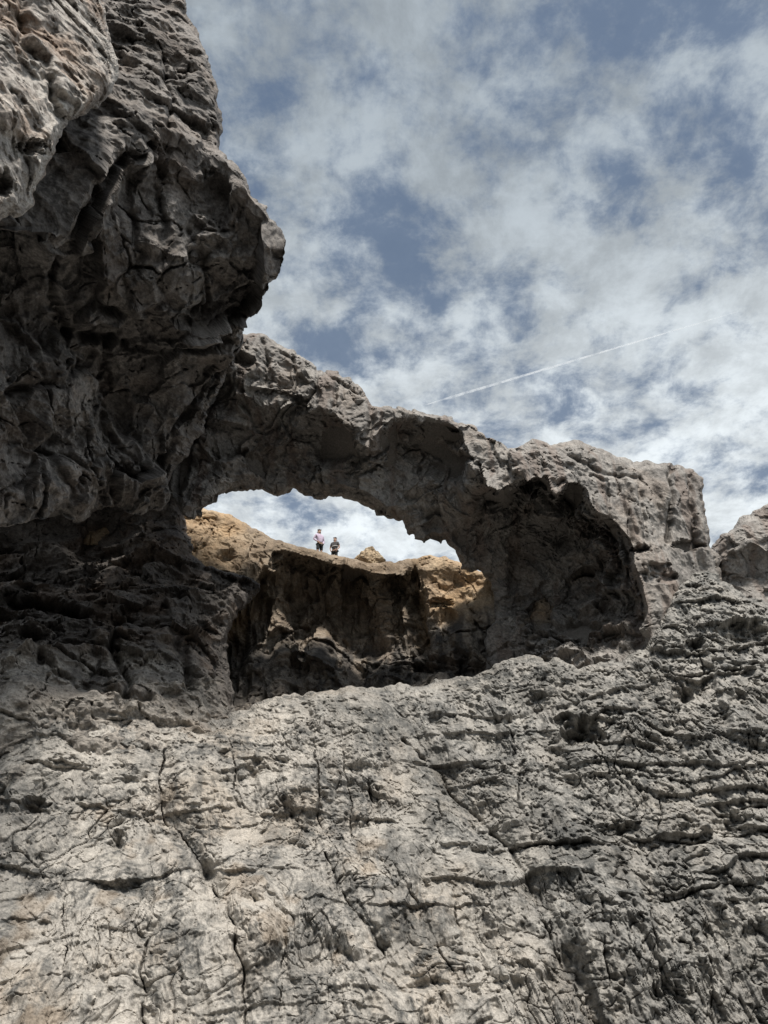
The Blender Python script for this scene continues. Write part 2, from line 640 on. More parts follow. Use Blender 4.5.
def tint_wall(P, px, py, foot):
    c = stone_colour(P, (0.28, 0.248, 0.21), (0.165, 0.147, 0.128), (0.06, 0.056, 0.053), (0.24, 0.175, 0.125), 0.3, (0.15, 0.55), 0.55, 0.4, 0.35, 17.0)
    # ochre upper bed, strongest at the two ends, its colour helping the sunlit look
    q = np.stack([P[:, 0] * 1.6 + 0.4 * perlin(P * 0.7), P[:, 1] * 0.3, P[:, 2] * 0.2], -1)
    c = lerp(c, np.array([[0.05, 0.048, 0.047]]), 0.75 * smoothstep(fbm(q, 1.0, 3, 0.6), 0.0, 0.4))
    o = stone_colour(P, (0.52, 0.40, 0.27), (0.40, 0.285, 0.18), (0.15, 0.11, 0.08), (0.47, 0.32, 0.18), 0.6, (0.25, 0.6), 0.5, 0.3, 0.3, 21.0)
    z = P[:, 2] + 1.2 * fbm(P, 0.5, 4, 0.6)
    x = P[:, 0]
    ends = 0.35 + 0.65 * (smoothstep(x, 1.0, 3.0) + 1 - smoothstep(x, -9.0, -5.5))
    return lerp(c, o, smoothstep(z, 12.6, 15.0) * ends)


# ------------------------------------------------------------------ ground
EDGE = 3000.0
gm = plain('dark_ground', (0.07, 0.068, 0.063), 0.7, 0.3, 0.4)  # kept dark so the unseen ground bounces little light onto undersides
gv = [(-EDGE, -EDGE, -0.6), (EDGE, -EDGE, -0.6), (EDGE, EDGE, -0.6), (-EDGE, EDGE, -0.6)]
ground = link_mesh('ground', np.array(gv), [np.array([[0, 1, 2, 3]])], gm, False, origin=np.array((0, 0, -0.6)))
tag(ground, kind='structure')


# added unseen rock bank behind the camera, blocks low sky to darken undersides
gx_, gz_ = np.meshgrid(np.linspace(-45, 45, 181), np.linspace(-1.2, 17, 41))
q_ = np.stack([gx_.ravel(), np.full(gx_.size, -13.0), gz_.ravel()], -1)
q_[:, 1] -= 0.12 * q_[:, 2] + 0.006 * q_[:, 0] ** 2 * -1.0
q_[:, 1] += 1.6 * fbm(q_, 0.15, 4, 0.5) + blocks(q_, 3.0, tilt=0.3, lift=0.1)
q_[:, 2] += np.where(q_[:, 2] > 15, 1.5 * fbm(q_ * np.array((1, 0, 0)), 0.2, 3), 0)
i_ = np.arange(gx_.size).reshape(gx_.shape)
f1_ = np.stack([i_[:-1, :-1], i_[1:, :-1], i_[1:, 1:], i_[:-1, 1:]], -1).reshape(-1, 4)
b_ = q_ + np.array((0, -12, 0))
n_ = len(q_)
f2_ = f1_[:, ::-1] + n_
rim_ = i_[-1]
f3_ = np.stack([rim_[:-1], rim_[:-1] + n_, rim_[1:] + n_, rim_[1:]], -1)
sky_block_bank = link_mesh('sky_blocker', np.concatenate([q_, b_]), [f1_, f2_, f3_], plain('sky_blocker_rock', (0.2, 0.185, 0.165), 0.9, 0.3, 1.5))
tag(sky_block_bank, kind='structure')

# ------------------------------------------------------------------ the rocky slope in front
slope_out = [(-60, 672), (0, 700), (60, 712), (130, 722), (200, 722), (235, 712), (290, 694), (350, 686), (420, 684), (478, 676), (500, 664),
             (525, 652), (550, 660), (580, 668), (620, 660), (645, 648), (655, 628), (662, 606), (672, 590), (690, 572), (708, 566), (722, 580),
             (742, 592), (768, 606), (840, 636), (840, 1110), (-60, 1110)]
slope_d = tps([(0, 700, 23.4), (-60, 700, 22.8), (130, 722, 23.8), (235, 712, 25.6), (350, 688, 27.0), (478, 678, 27.8), (550, 662, 27.8), (645, 650, 27.2),
               (672, 592, 28.3), (708, 568, 29.6), (768, 606, 28.2), (840, 640, 28),
               (0, 770, 21.9), (150, 780, 22.2), (300, 780, 23.0), (450, 780, 23.6), (600, 760, 24.4), (700, 690, 25.8), (768, 700, 25.3), (840, 720, 25.2),
               (0, 860, 20.2), (150, 860, 20.5), (300, 860, 20.9), (450, 870, 21.2), (600, 850, 22.1), (768, 830, 23.0), (840, 830, 23.0),
               (0, 950, 18.9), (200, 950, 19.2), (400, 950, 19.6), (600, 940, 20.4), (768, 920, 21.5),
               (0, 1030, 18.0), (200, 1030, 18.2), (400, 1030, 18.5), (600, 1030, 19.2), (768, 1030, 20.3),
               (-60, 1110, 17.2), (300, 1110, 17.5), (840, 1110, 19.6)])

slope_cracks = [([(165, 750), (160, 775), (162, 799), (171, 822)], 2.2, 0.4), ([(205, 868), (214, 884), (225, 904), (240, 949), (243, 975), (247, 1024)], 2.6, 0.55),
                ([(314, 750), (316, 775), (318, 800), (323, 826)], 2.2, 0.4), ([(343, 740), (346, 765), (351, 804), (352, 832)], 2.0, 0.4),
                ([(368, 775), (371, 800), (367, 822)], 3.0, 0.4), ([(325, 850), (331, 872), (360, 914), (381, 955), (388, 990)], 2.4, 0.4),
                ([(405, 740), (440, 770), (469, 804), (496, 830), (514, 849), (528, 880), (539, 914), (564, 964), (578, 990), (592, 1024)], 4.0, 0.5),
                ([(440, 800), (438, 850)], 2.0, 0.25), ([(395, 862), (418, 900), (432, 940), (455, 975)], 2.6, 0.35),
                ([(505, 842), (560, 846), (620, 840), (690, 845), (768, 832)], 3.2, 0.5), ([(648, 902), (690, 894), (768, 884)], 3.0, 0.4),
                ([(600, 905), (604, 950), (612, 1000)], 3.0, 0.35), ([(650, 905), (655, 960), (668, 1010)], 2.6, 0.3), ([(700, 915), (712, 970), (716, 1024)], 2.6, 0.35),
                ([(180, 826), (192, 850), (203, 870)], 1.6, 0.25), ([(150, 930), (142, 975), (145, 1024)], 3.0, 0.3), ([(60, 890), (66, 940), (64, 985)], 1.8, 0.25), ([(275, 900), (282, 950), (279, 1010)], 1.8, 0.3), ([(455, 880), (462, 930), (470, 1000)], 1.8, 0.3), ([(660, 800), (655, 850)], 1.8, 0.3), ([(740, 690), (748, 760)], 2.0, 0.3), ([(230, 740), (236, 790)], 1.6, 0.25), ([(545, 880), (550, 940)], 1.8, 0.3),
                
                ([(672, 648), (700, 652), (735, 650), (768, 640)], 3.4, 0.8), ([(655, 674), (690, 676), (730, 672), (768, 668)], 3.0, 0.6),
                ([(650, 606), (664, 622), (684, 640), (690, 652)], 3.0, 0.6), ([(700, 654), (704, 674)], 2.0, 0.4), ([(740, 652), (744, 672)], 2.0, 0.4),
                ([(640, 700), (675, 712), (700, 740), (715, 770)], 3.0, 0.4), ([(560, 700), (600, 716), (640, 720)], 3.0, 0.35), ([(390, 700), (420, 735), (428, 760)], 2.6, 0.3),
                ([(690, 800), (720, 815), (768, 806)], 4.0, 0.5), ([(480, 700), (505, 728), (520, 760), (517, 800)], 2.6, 0.3)]
slope_ledges = [([(650, 648), (700, 655), (740, 652), (768, 640), (840, 630)], 0.55, 22), ([(655, 676), (700, 680), (768, 670), (840, 668)], 0.45, 18), ([(505, 845), (620, 843), (768, 830), (840, 826)], 0.4, 24),
                ([(640, 896), (700, 890), (768, 884), (840, 880)], 0.3, 22), ([(0, 737), (90, 742), (165, 752)], 0.3, 20), ([(0, 868), (105, 882), (200, 868), (310, 865)], 0.17, 26), ([(690, 808), (768, 800), (840, 800)], 0.4, 20),
                ([(250, 812), (310, 808), (400, 818)], 0.22, 22), ([(662, 615), (700, 628), (768, 622), (840, 640)], 0.4, 18), ([(560, 720), (640, 722), (700, 742), (768, 738)], 0.35, 22), ([(600, 772), (680, 782), (768, 770)], 0.3, 20),
                ([(420, 760), (520, 772), (600, 768)], 0.2, 20), ([(60, 800), (150, 815), (240, 806)], 0.22, 20), ([(0, 800), (60, 812)], 0.25, 16), ([(300, 900), (420, 908), (520, 900)], 0.18, 24), ([(430, 840), (505, 846)], 0.2, 18)]
slope_pits = [(34, 808, 11, 7, 0.6), (2, 806, 7, 13, 0.6), (118, 836, 8, 6, 0.45), (62, 768, 22, 3.5, 0.5), (578, 731, 15, 11, 1.6), (115, 885, 14, 5, 0.3),
              (286, 806, 8, 6, 0.35), (372, 798, 5, 12, 0.4), (745, 636, 22, 9, 1.0), (694, 645, 8, 6, 0.6), (605, 828, 14, 5, 0.5), (628, 828, 9, 5, 0.5), (585, 824, 6, 4, 0.4),
              (662, 775, 10, 5, 0.35), (540, 705, 9, 6, 0.4), (715, 822, 26, 7, 0.5), (255, 770, 10, 6, 0.3), (150, 812, 5, 4, 0.3), (600, 776, 9, 4, 0.3), (682, 695, 10, 7, 0.5), (735, 700, 9, 5, 0.4)]


def slope_rough(P, N, px, py, foot):
    W = P + 0.35 * np.stack([perlin(P * 0.7), perlin(P * 0.7 + 31), perlin(P * 0.7 + 77)], -1)
    h = 0.45 * fbm(P, 0.16, 3)
    right = smoothstep(px, 380, 640)
    low = smoothstep(py, 880, 960)
    h = h + 0.8 * blocks(W, 2.6, (1, 1, 0.7), tilt=0.16, lift=0.035, crack=0.03, cw=0.02, soft=0.16)
    VQ = (W + 0.35 * np.stack([perlin(P * 1.7 + 3), perlin(P * 1.7 + 23), perlin(P * 1.7 + 43)], -1)) * np.array((0.7, 0.7, 0.2)) + 31
    V1, V2, VH, VO = voronoi(VQ)
    h = h - 0.10 * np.clip(0.1 + 2.4 * perlin(P * 0.55 + 50), 0, 1.2) * np.exp(-(V2 - V1) / 0.022) + 0.10 * (RND3[VH][:, 0] - 0.5) * smoothstep(V2 - V1, 0, 0.14)
    rq = np.clip(0.55 + 1.4 * fbm(P + 63, 0.3, 3, 0.55), 0.1, 1.2)
    h = h + rq * (0.25 + 0.5 * right) * (scallops(W, 0.8, 0.14, edge=0.1) + scallops(W + 3, 0.34, 0.2, edge=0.12))
    h = h + 0.16 * fbm(W + 5, 0.45, 2, 0.5)
    h = h + (0.35 + 0.45 * right) * blocks(W + 9, 0.8, (1, 1, 1.6), tilt=0.22, lift=0.05, crack=0.05, cw=0.05)
    h = h + (0.05 + 0.06 * right) * fbm(W, 0.9, 5, 0.52, ridged=True, foot=foot)
    # beds: each one stands out at its lower edge and is undercut below
    bw = W[:, 2] * 1.15 - 0.10 * P[:, 0] + 0.5 * fbm(P + 20, 0.28, 3, 0.5)
    fr = bw - np.floor(bw)
    rise = smoothstep(fr, 0.0, 0.10)
    bamp = 0.35 + RND3[np.floor(bw).astype(int) & 255][:, 0]
    patch = smoothstep(fbm(P + 70, 0.25, 3, 0.5), -0.35, 0.3)
    h = h + (0.07 + 0.20 * right * (1 - low)) * bamp * patch * rise * (1 - fr)
    # fissures
    fi = np.abs(perlin(W * np.array((1.0, 1.0, 0.6)) * 0.9 + 3)) + 0.12 * np.abs(perlin(W * 4)) + 0.12 * smoothstep(perlin(P * 0.7 + 9), -0.2, 0.3)
    h = h - 0.06 * np.exp(-(fi / 0.03) ** 2)
    fi2 = np.abs(perlin(W * 2.3 + 13)) + 0.1 * np.abs(perlin(W * 8))
    h = h - (0.05 + 0.05 * right) * np.exp(-(fi2 / 0.05) ** 2)
    # vertical fluting low down on the right
    fl = np.stack([P[:, 0] * 2.0 + 0.8 * perlin(P * 0.6), P[:, 1] * 0.3, P[:, 2] * 0.28], -1)
    h = h + 0.13 * right * low * fbm(fl, 1.0, 4, 0.55, ridged=True)
    # rain pits
    pn = fbm(W + 4.4, 2.6, 3, 0.5)
    h = h - (0.06 + 0.06 * right) * smoothstep(pn, 0.22, 0.5)
    rp = np.clip(0.58 + 1.7 * fbm(P + 33, 0.35, 3, 0.55) + 0.2 * right, 0.18, 1.25)
    h = h + rp * grain(P, foot, 0.50)
    jx = px + 1.6 * perlin(np.stack([px / 6, py / 6, 0 * px], -1)) + 7 * perlin(np.stack([px / 26, py / 26, 0 * px + 5], -1))
    jy = py + 1.6 * perlin(np.stack([px / 6, py / 6, 0 * px + 9], -1)) + 5 * perlin(np.stack([px / 26, py / 26, 0 * px + 15], -1))
    for pts, wd, dp in slope_cracks:
        h = h + groove(jx, jy, pts, wd * 0.33, dp * 0.55) * np.clip(0.6 + 1.7 * perlin(np.stack([px / 22, py / 22, 0 * px + 2], -1)), 0.0, 1.3) + groove(jx, jy, pts, wd * 3.5, dp * 0.15)
    lj = 0.6 + 0.9 * perlin(np.stack([px / 40, py / 40, 0 * px + 8], -1))
    for pts, hi, run in slope_ledges:
        h = h + ledge(jx, jy + 2.5 * perlin(np.stack([px / 13, 0 * px, 0 * px + 3], -1)), pts, hi * 0.75, run) * np.clip(lj, 0.15, 1.2)
    # broad folds and runnels running down the face
    for pts, wd, dp in [([(395, 700), (450, 780), (510, 850), (560, 940), (610, 1040)], 17, 0.34), ([(300, 850), (345, 900), (395, 980), (420, 1040)], 15, 0.28), ([(205, 870), (235, 945), (246, 1040)], 13, 0.28),
                        ([(520, 700), (560, 780), (640, 850), (690, 940)], 17, 0.3), ([(640, 690), (690, 760), (720, 820)], 15, 0.32), ([(160, 750), (170, 820), (205, 870)], 12, 0.22), ([(455, 880), (480, 960), (490, 1040)], 13, 0.24), ([(148, 930), (140, 980), (146, 1040)], 12, 0.24), ([(345, 730), (352, 835)], 11, 0.2)]:
        h = h + groove(jx, jy, pts, wd, dp)
    rn = np.stack([(P[:, 0] + 0.2 * P[:, 2]) * 1.25 + 0.5 * perlin(P * 0.5 + 7), P[:, 1] * 0.25, P[:, 2] * 0.16 + 3], -1)
    h = h + (0.11 + 0.10 * low) * fbm(rn, 1.0, 4, 0.55, ridged=True)
    # fine upright fissures
    fz = W + 0.12 * np.stack([perlin(P * 3), perlin(P * 3 + 11), perlin(P * 3 + 23)], -1)
    f3 = np.abs(perlin(fz * np.array((2.1, 1.2, 0.5)) + 61))
    f4 = np.abs(perlin(fz * np.array((4.6, 2.0, 1.1)) + 71))
    am = np.clip(0.2 + 1.8 * perlin(P * 0.5 + 15), 0, 1.2)
    h = h - am * (0.10 * np.exp(-(f3 / 0.035) ** 2) + 0.06 * np.exp(-(f4 / 0.05) ** 2)) * (0.7 + 0.5 * right)
    for x, y, rx, ry, dp in slope_pits:
        h = h + pit(jx, jy, x, y, rx, ry, dp * 0.7)
    return h


slope = rock_body('rock_slope', slope_out, slope_d, M_slope, 1.0, slope_rough, tint=tint_slope, rag=4, round_px=16, round_m=1.6, thick=9)
tag(slope, kind='structure')

# ------------------------------------------------------------------ the arch with its right-hand pillar
arch_out = [(190, 330), (236, 328), (246, 333), (262, 334), (276, 346), (290, 350), (300, 356), (330, 374), (352, 381), (364, 388), (370, 400), (392, 404), (410, 412),
            (432, 411), (446, 413), (468, 426), (490, 436), (508, 448), (520, 444), (536, 439), (552, 443), (570, 441), (588, 444), (612, 453), (634, 458), (650, 464),
            (662, 467), (676, 466), (692, 470), (703, 478), (706, 500), (707, 530), (710, 550), (722, 575), (735, 610), (735, 700), (560, 720), (480, 700), (488, 640),
            (494, 606), (490, 577), (478, 572), (464, 570), (455, 556), (450, 547), (445, 536), (441, 544), (434, 540), (424, 544), (414, 536), (406, 534), (401, 522), (394, 517), (378, 516), (366, 508),
            (357, 501), (340, 498), (322, 499), (308, 495), (292, 489), (280, 494), (272, 491), (260, 487), (244, 490), (230, 491), (216, 497), (210, 503), (198, 505), (190, 514), (178, 508), (165, 490), (160, 420)]
brow = [(160, 330), (215, 345), (236, 372), (252, 386), (276, 390), (300, 394), (316, 404), (332, 410), (346, 426), (360, 438), (372, 440), (382, 428), (392, 418), (410, 415),
        (430, 418), (452, 424), (468, 436), (480, 462), (490, 482), (500, 488), (514, 480), (530, 474), (548, 474), (556, 488), (566, 480), (580, 480), (588, 492), (592, 506), (612, 520), (628, 538), (634, 552),
        (640, 575), (650, 600), (658, 625), (655, 650), (650, 700)]
brow_poly = brow + [(560, 760), (450, 760), (100, 600), (100, 330)]
arch_face = tps([(200, 340, 30.5), (262, 345, 29.8), (330, 390, 29.3), (400, 410, 29.2), (470, 430, 29.0), (540, 445, 29.2), (540, 470, 28.2), (620, 460, 29.6), (620, 520, 28.4), (700, 480, 30.5), (700, 540, 30.0),
                 (660, 480, 29.5), (660, 600, 28.6), (720, 600, 30.5), (640, 690, 28.5), (560, 700, 29.5), (480, 700, 30), (300, 480, 29.5), (400, 520, 29.5), (520, 560, 28.6), (660, 540, 28.9), (300, 350, 30.2), (450, 412, 29.8)])


def arch_depth(px, py):
    d = arch_face(px, py)
    e = seg_dist(px, py, brow)
    i = inside(px, py, brow_poly)
    soff = smoothstep(px, 420, 520)
    A = (4.6 * SC + 1.9 * soff) * (0.4 + 0.6 * smoothstep(px, 190, 300))
    rec = A * (1 - np.exp(-e / (40 - 16 * soff)))
    # floor of the hollow rises towards us again
    rec = rec * (1 - 0.75 * smoothstep(py + 0.25 * (px - 560), 585, 690) * soff)
    return d + np.where(i, rec, 0)


arch_cracks = [([(672, 466), (672, 492), (670, 520), (668, 540)], 2.4, 0.6), ([(372, 402), (372, 420), (366, 440)], 3.0, 0.7), ([(318, 366), (316, 385), (308, 402)], 2.0, 0.4),
               ([(338, 380), (332, 410)], 1.8, 0.3), ([(262, 340), (268, 362), (262, 384)], 2.0, 0.35), ([(292, 352), (296, 372), (290, 392)], 1.8, 0.35),
               ([(590, 476), (606, 482), (612, 520)], 2.0, 0.25), ([(640, 480), (642, 510), (650, 545)], 3.0, 0.28), ([(620, 470), (624, 505), (632, 540)], 3.0, 0.2),
               ([(690, 476), (692, 510), (700, 545)], 2.6, 0.4), ([(560, 452), (600, 474), (640, 476)], 1.8, 0.2), ([(218, 360), (206, 400), (190, 440), (176, 490)], 5, 0.9),
               ([(330, 376), (350, 386), (366, 396)], 1.6, 0.4), ([(280, 352), (300, 362)], 1.6, 0.3)]
arch_pits = [(690, 545, 10, 4.5, 1.1), (642, 549, 7, 3.5, 0.8), (540, 614, 9, 11, 1.4), (660, 575, 12, 9, 0.6), (440, 452, 26, 24, 1.2), (320, 450, 30, 18, 0.7), (505, 500, 14, 10, 0.8), (575, 495, 9, 9, 0.8)]


def arch_rough(P, N, px, py, foot):
    W = P + 0.5 * np.stack([perlin(P * 0.5), perlin(P * 0.5 + 31), perlin(P * 0.5 + 77)], -1)
    dark = inside(px, py, brow_poly)
    e = seg_dist(px, py, brow)
    k = np.where(dark, smoothstep(e, 0, 14), 0.0)
    pillar = smoothstep(px, 560, 610) * (1 - k)
    dark = inside(px, py, brow_poly)
    e = seg_dist(px, py, brow)
    k = np.where(dark, smoothstep(e, 0, 14), 0.0)
    pillar = smoothstep(px, 560, 610) * (1 - k)
    h = 0.35 * fbm(P, 0.22, 3)
    h = h + (1 - k) * (1 - 0.55 * pillar) * blocks(W, 2.6, (1, 0.8, 0.9), tilt=0.2, lift=0.05, crack=0.03, cw=0.03)
    h = h + k * blocks(W + 8, 1.6, (1, 0.8, 0.9), tilt=0.45, lift=0.12, crack=0.05, cw=0.03, soft=0.09)
    h = h + (1 - k) * (1 - 0.8 * pillar) * blocks(W + 2, 1.7, (1, 1, 0.45), tilt=0.2, lift=0.10, crack=0.08, cw=0.025, soft=0.07)
    h = h + 0.7 * k * scallops(W, 3.2, 0.35) + k * scallops(W + 5, 1.3, 0.22, edge=0.1)
    h = h + (1 - k) * (0.5 - 0.38 * pillar) * blocks(W + 5, 0.9, (1, 1, 1.1), tilt=0.24, lift=0.05, crack=0.05, cw=0.05)
    h = h + (0.08 + 0.05 * k - 0.05 * pillar) * fbm(W, 0.9, 4, 0.5, ridged=True, foot=foot)
    h = h + 0.8 * k * scallops(W + 9, 0.6, 0.2, edge=0.2)
    fi = np.abs(perlin(W * np.array((1, 1, 0.5)) * 0.9 + 3)) + 0.12 * np.abs(perlin(W * 4))
    h = h - 0.16 * np.exp(-(fi / 0.03) ** 2)
    fl = np.stack([P[:, 0] * 1.1 + 0.4 * perlin(P * 0.4), P[:, 1] * 0.2, P[:, 2] * 0.12], -1)
    h = h + 0.42 * pillar * fbm(fl, 1.0, 3, 0.5)
    pn = fbm(W + 4.4, 1.9, 3, 0.5)
    h = h - 0.10 * (1 - 0.95 * pillar) * smoothstep(pn, 0.22, 0.6)
    h = h + grain(P, foot, 0.6) * (1 - 0.35 * pillar)
    jx = px + 1.2 * perlin(np.stack([px / 6, py / 6, 0 * px], -1)) + 3 * perlin(np.stack([px / 22, py / 22, 0 * px + 5], -1))
    jy = py + 1.2 * perlin(np.stack([px / 6, py / 6, 0 * px + 9], -1))
    for pts, wd, dp in arch_cracks:
        h = h + groove(jx, jy, pts, wd, dp)
    for x, y, rx, ry, dp in arch_pits:
        h = h + pit(jx, jy, x, y, rx, ry, dp)
    h = h + k * smoothstep(px, 470, 520) * (0.8 * scallops(W + 21, 1.0, 0.4, edge=0.25) + 0.5 * blocks(W + 31, 0.8, (1, 0.8, 0.8), tilt=0.5, lift=0.15, crack=0.06, cw=0.03, soft=0.09))
    # hanging spur of rock between the two hollows
    h = h + 1.1 * np.exp(-((px - 471) / 9) ** 2 - ((py - 488) / 20) ** 2)
    return h


arch = rock_body('rock_arch', arch_out, arch_depth, M_arch, 1.0, arch_rough, tint=tint_arch, rag=4.2, round_px=7, round_m=0.8, thick=0.8)
tag(arch, 'weathered grey natural rock arch spanning the opening, thick pillar at its right end', 'rock arch')

# ------------------------------------------------------------------ overhanging cliff, upper left
over_out = [(-80, -80), (170, -80), (176, -20), (186, 6), (200, 36), (210, 70), (221, 100), (222, 130), (219, 150), (232, 164), (246, 178), (252, 194), (266, 206), (276, 222), (283, 240), (280, 256),
            (274, 276), (266, 292), (260, 306), (246, 322), (242, 340), (230, 366), (218, 392), (212, 410), (200, 432), (188, 452), (176, 472), (168, 486), (166, 500), (160, 508), (150, 505), (140, 514), (126, 510), (118, 502), (104, 510),
            (92, 512), (78, 520), (60, 514), (40, 520), (20, 524), (5, 528), (-80, 545)]
over_brow = [(60, 230), (84, 186), (104, 158), (122, 140), (140, 146), (158, 136), (178, 140), (196, 158), (212, 156), (222, 166), (240, 190), (262, 212), (284, 232)]
over_poly = over_brow + [(400, 300), (400, 700), (-100, 700), (-100, 230)]
over_face = tps([(190, 0, 17.4), (100, 0, 15.8), (0, 0, 14.6), (130, 100, 15.2), (210, 120, 17.2), (60, 160, 14.2), (0, 220, 14.0), (150, 160, 15.4), (220, 180, 17.0), (280, 240, 18.2), (-80, -80, 14.5), (170, -80, 18.5),
                 (200, 300, 18.0), (100, 260, 16.0), (0, 320, 15.0), (262, 300, 20.2), (242, 340, 22.5), (218, 400, 24.0), (170, 490, 26.5), (100, 350, 18.6), (180, 380, 21.8), (0, 420, 16.6), (100, 430, 21.0), (0, 525, 18.4), (100, 510, 22.4), (-80, 540, 17), (-80, 250, 13.5), (150, 450, 23.6)])


def over_depth(px, py):
    d = over_face(px, py)
    e = seg_dist(px, py, over_brow)
    i = inside(px, py, over_poly)
    return d + np.where(i, 1.6 * (1 - np.exp(-e / 34)), 0)


over_cracks = [([(60, 255), (54, 290), (60, 320), (70, 330)], 4, 0.8), ([(60, 330), (110, 345), (150, 352), (190, 348), (222, 336)], 4, 0.7), ([(128, 215), (140, 250), (130, 280)], 3, 0.5), ([(150, 148), (160, 190), (165, 260)], 4, 0.5),
               ([(0, 395), (60, 380), (110, 350)], 5, 0.6), ([(190, 230), (210, 270), (204, 310)], 3, 0.5), ([(112, 350), (100, 400), (115, 440), (130, 460)], 3.5, 0.5), ([(60, 110), (50, 40), (58, 0)], 3, 0.4),
               ([(165, 60), (172, 100), (168, 132)], 3, 0.35), ([(150, 20), (180, 50), (210, 60)], 2, 0.2), ([(200, 400), (180, 430), (160, 470)], 5, 0.6)]
over_pits = [(130, 190, 22, 28, 0.9), (175, 75, 12, 12, 0.4), (205, 150, 10, 18, 0.6), (225, 205, 14, 16, 0.5), (85, 340, 30, 16, 0.7), (120, 250, 24, 22, 0.6), (205, 250, 20, 18, 0.5), (20, 300, 22, 30, 1.0), (190, 350, 14, 14, 0.6), (150, 330, 24, 16, 0.5), (30, 470, 30, 16, 0.6)]


def over_rough(P, N, px, py, foot):
    W = P + 0.4 * np.stack([perlin(P * 0.6), perlin(P * 0.6 + 31), perlin(P * 0.6 + 77)], -1)
    dark = inside(px, py, over_poly)
    e = seg_dist(px, py, over_brow)
    k = np.where(dark, smoothstep(e, 0, 16), 0.0)
    dark = inside(px, py, over_poly)
    e = seg_dist(px, py, over_brow)
    k = np.where(dark, smoothstep(e, 0, 16), 0.0)
    h = 0.4 * fbm(P, 0.25, 3)
    h = h + (1 - k) * blocks(W, 2.4, (1, 0.8, 1.0), tilt=0.22, lift=0.05, crack=0.03, cw=0.03)
    h = h + k * blocks(W + 2, 3.4, (1, 0.8, 0.9), tilt=0.5, lift=0.12, crack=0.05, cw=0.03, soft=0.07) + k * blocks(W + 8, 1.5, (1, 0.8, 0.9), tilt=0.4, lift=0.10, crack=0.05, cw=0.03, soft=0.09)
    h = h + 0.5 * k * scallops(W, 3.0, 0.34, edge=0.12) + k * scallops(W + 5, 1.2, 0.2, edge=0.14)
    h = h + (0.5 - 0.2 * k) * blocks(W + 5, 0.95, tilt=0.24, lift=0.05, crack=0.04, cw=0.05)
    h = h + 0.09 * fbm(W, 0.9, 4, 0.5, ridged=True, foot=foot)
    h = h + 0.8 * k * scallops(W + 9, 0.6, 0.2, edge=0.2)
    fi = np.abs(perlin(W * 0.8 + 3)) + 0.12 * np.abs(perlin(W * 4))
    h = h - 0.2 * np.exp(-(fi / 0.03) ** 2)
    h = h + grain(P, foot, 0.6)
    jx = px + 1.5 * perlin(np.stack([px / 6, py / 6, 0 * px], -1)) + 8 * perlin(np.stack([px / 26, py / 26, 0 * px + 5], -1))
    jy = py + 1.5 * perlin(np.stack([px / 6, py / 6, 0 * px + 9], -1)) + 7 * perlin(np.stack([px / 26, py / 26, 0 * px + 15], -1))
    for pts, wd, dp in over_cracks:
        h = h + groove(jx, jy, pts, wd, dp * 0.7)
    for x, y, rx, ry, dp in over_pits:
        h = h + pit(jx, jy, x, y, rx * 1.2, ry * 1.2, dp * 0.45)
    return h


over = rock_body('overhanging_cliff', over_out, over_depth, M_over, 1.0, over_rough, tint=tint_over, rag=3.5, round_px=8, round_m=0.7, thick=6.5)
tag(over, 'huge dark overhanging cliff jutting out above the left end of the arch', 'cliff')

# ------------------------------------------------------------------ pale near buttress, top left corner
near_out = [(-80, -80), (108, -80), (102, 0), (108, 25), (117, 55), (118, 74), (110, 92), (98, 108), (84, 116), (70, 120), (62, 130), (56, 150), (48, 168), (40, 184), (34, 205), (22, 216), (8, 214), (-10, 224), (-80, 236)]
near_d = tps([(-80, -80, 9.0), (0, 0, 9.6), (100, 0, 11.4), (115, 70, 11.8), (60, 60, 10.6), (0, 100, 9.2), (0, 200, 10.0), (-80, 200, 9.0), (55, 140, 10.6), (30, 200, 10.6), (70, 110, 10.6)])


def near_rough(P, N, px, py, foot):
    W = P + 0.3 * np.stack([perlin(P * 0.8), perlin(P * 0.8 + 31), perlin(P * 0.8 + 77)], -1)
    h = 0.25 * fbm(P, 0.4, 3)
    h = h + 0.8 * blocks(W, 1.4, (1, 0.8, 0.6), tilt=0.3, lift=0.06, crack=0.05, cw=0.03, soft=0.12) + 0.6 * scallops(W + 3, 0.5, 0.18, edge=0.15)
    h = h + 0.05 * fbm(W, 1.3, 5, 0.52, ridged=True, foot=foot)
    h = h - 0.08 * smoothstep(fbm(W, 2.6, 3), 0.2, 0.6)
    h = h + grain(P, foot, 0.38)
    jx = px + 4 * perlin(np.stack([px / 9, py / 9, 0 * px], -1))
    h = h + groove(jx, py, [(22, -20), (22, 45), (45, 60), (52, 90), (62, 118)], 5, 0.3)
    h = h + pit(jx, py, 33, 147, 9, 6, 0.4) + pit(jx, py, 6, 185, 6, 10, 0.4)
    return h


near = rock_body('rock_buttress', near_out, near_d, M_near, 1.0, near_rough, tint=tint_near, rag=3, round_px=16, round_m=0.8, thick=6)
tag(near, 'pale sunlit near rock buttress bulging in at the top left corner', 'rock face')

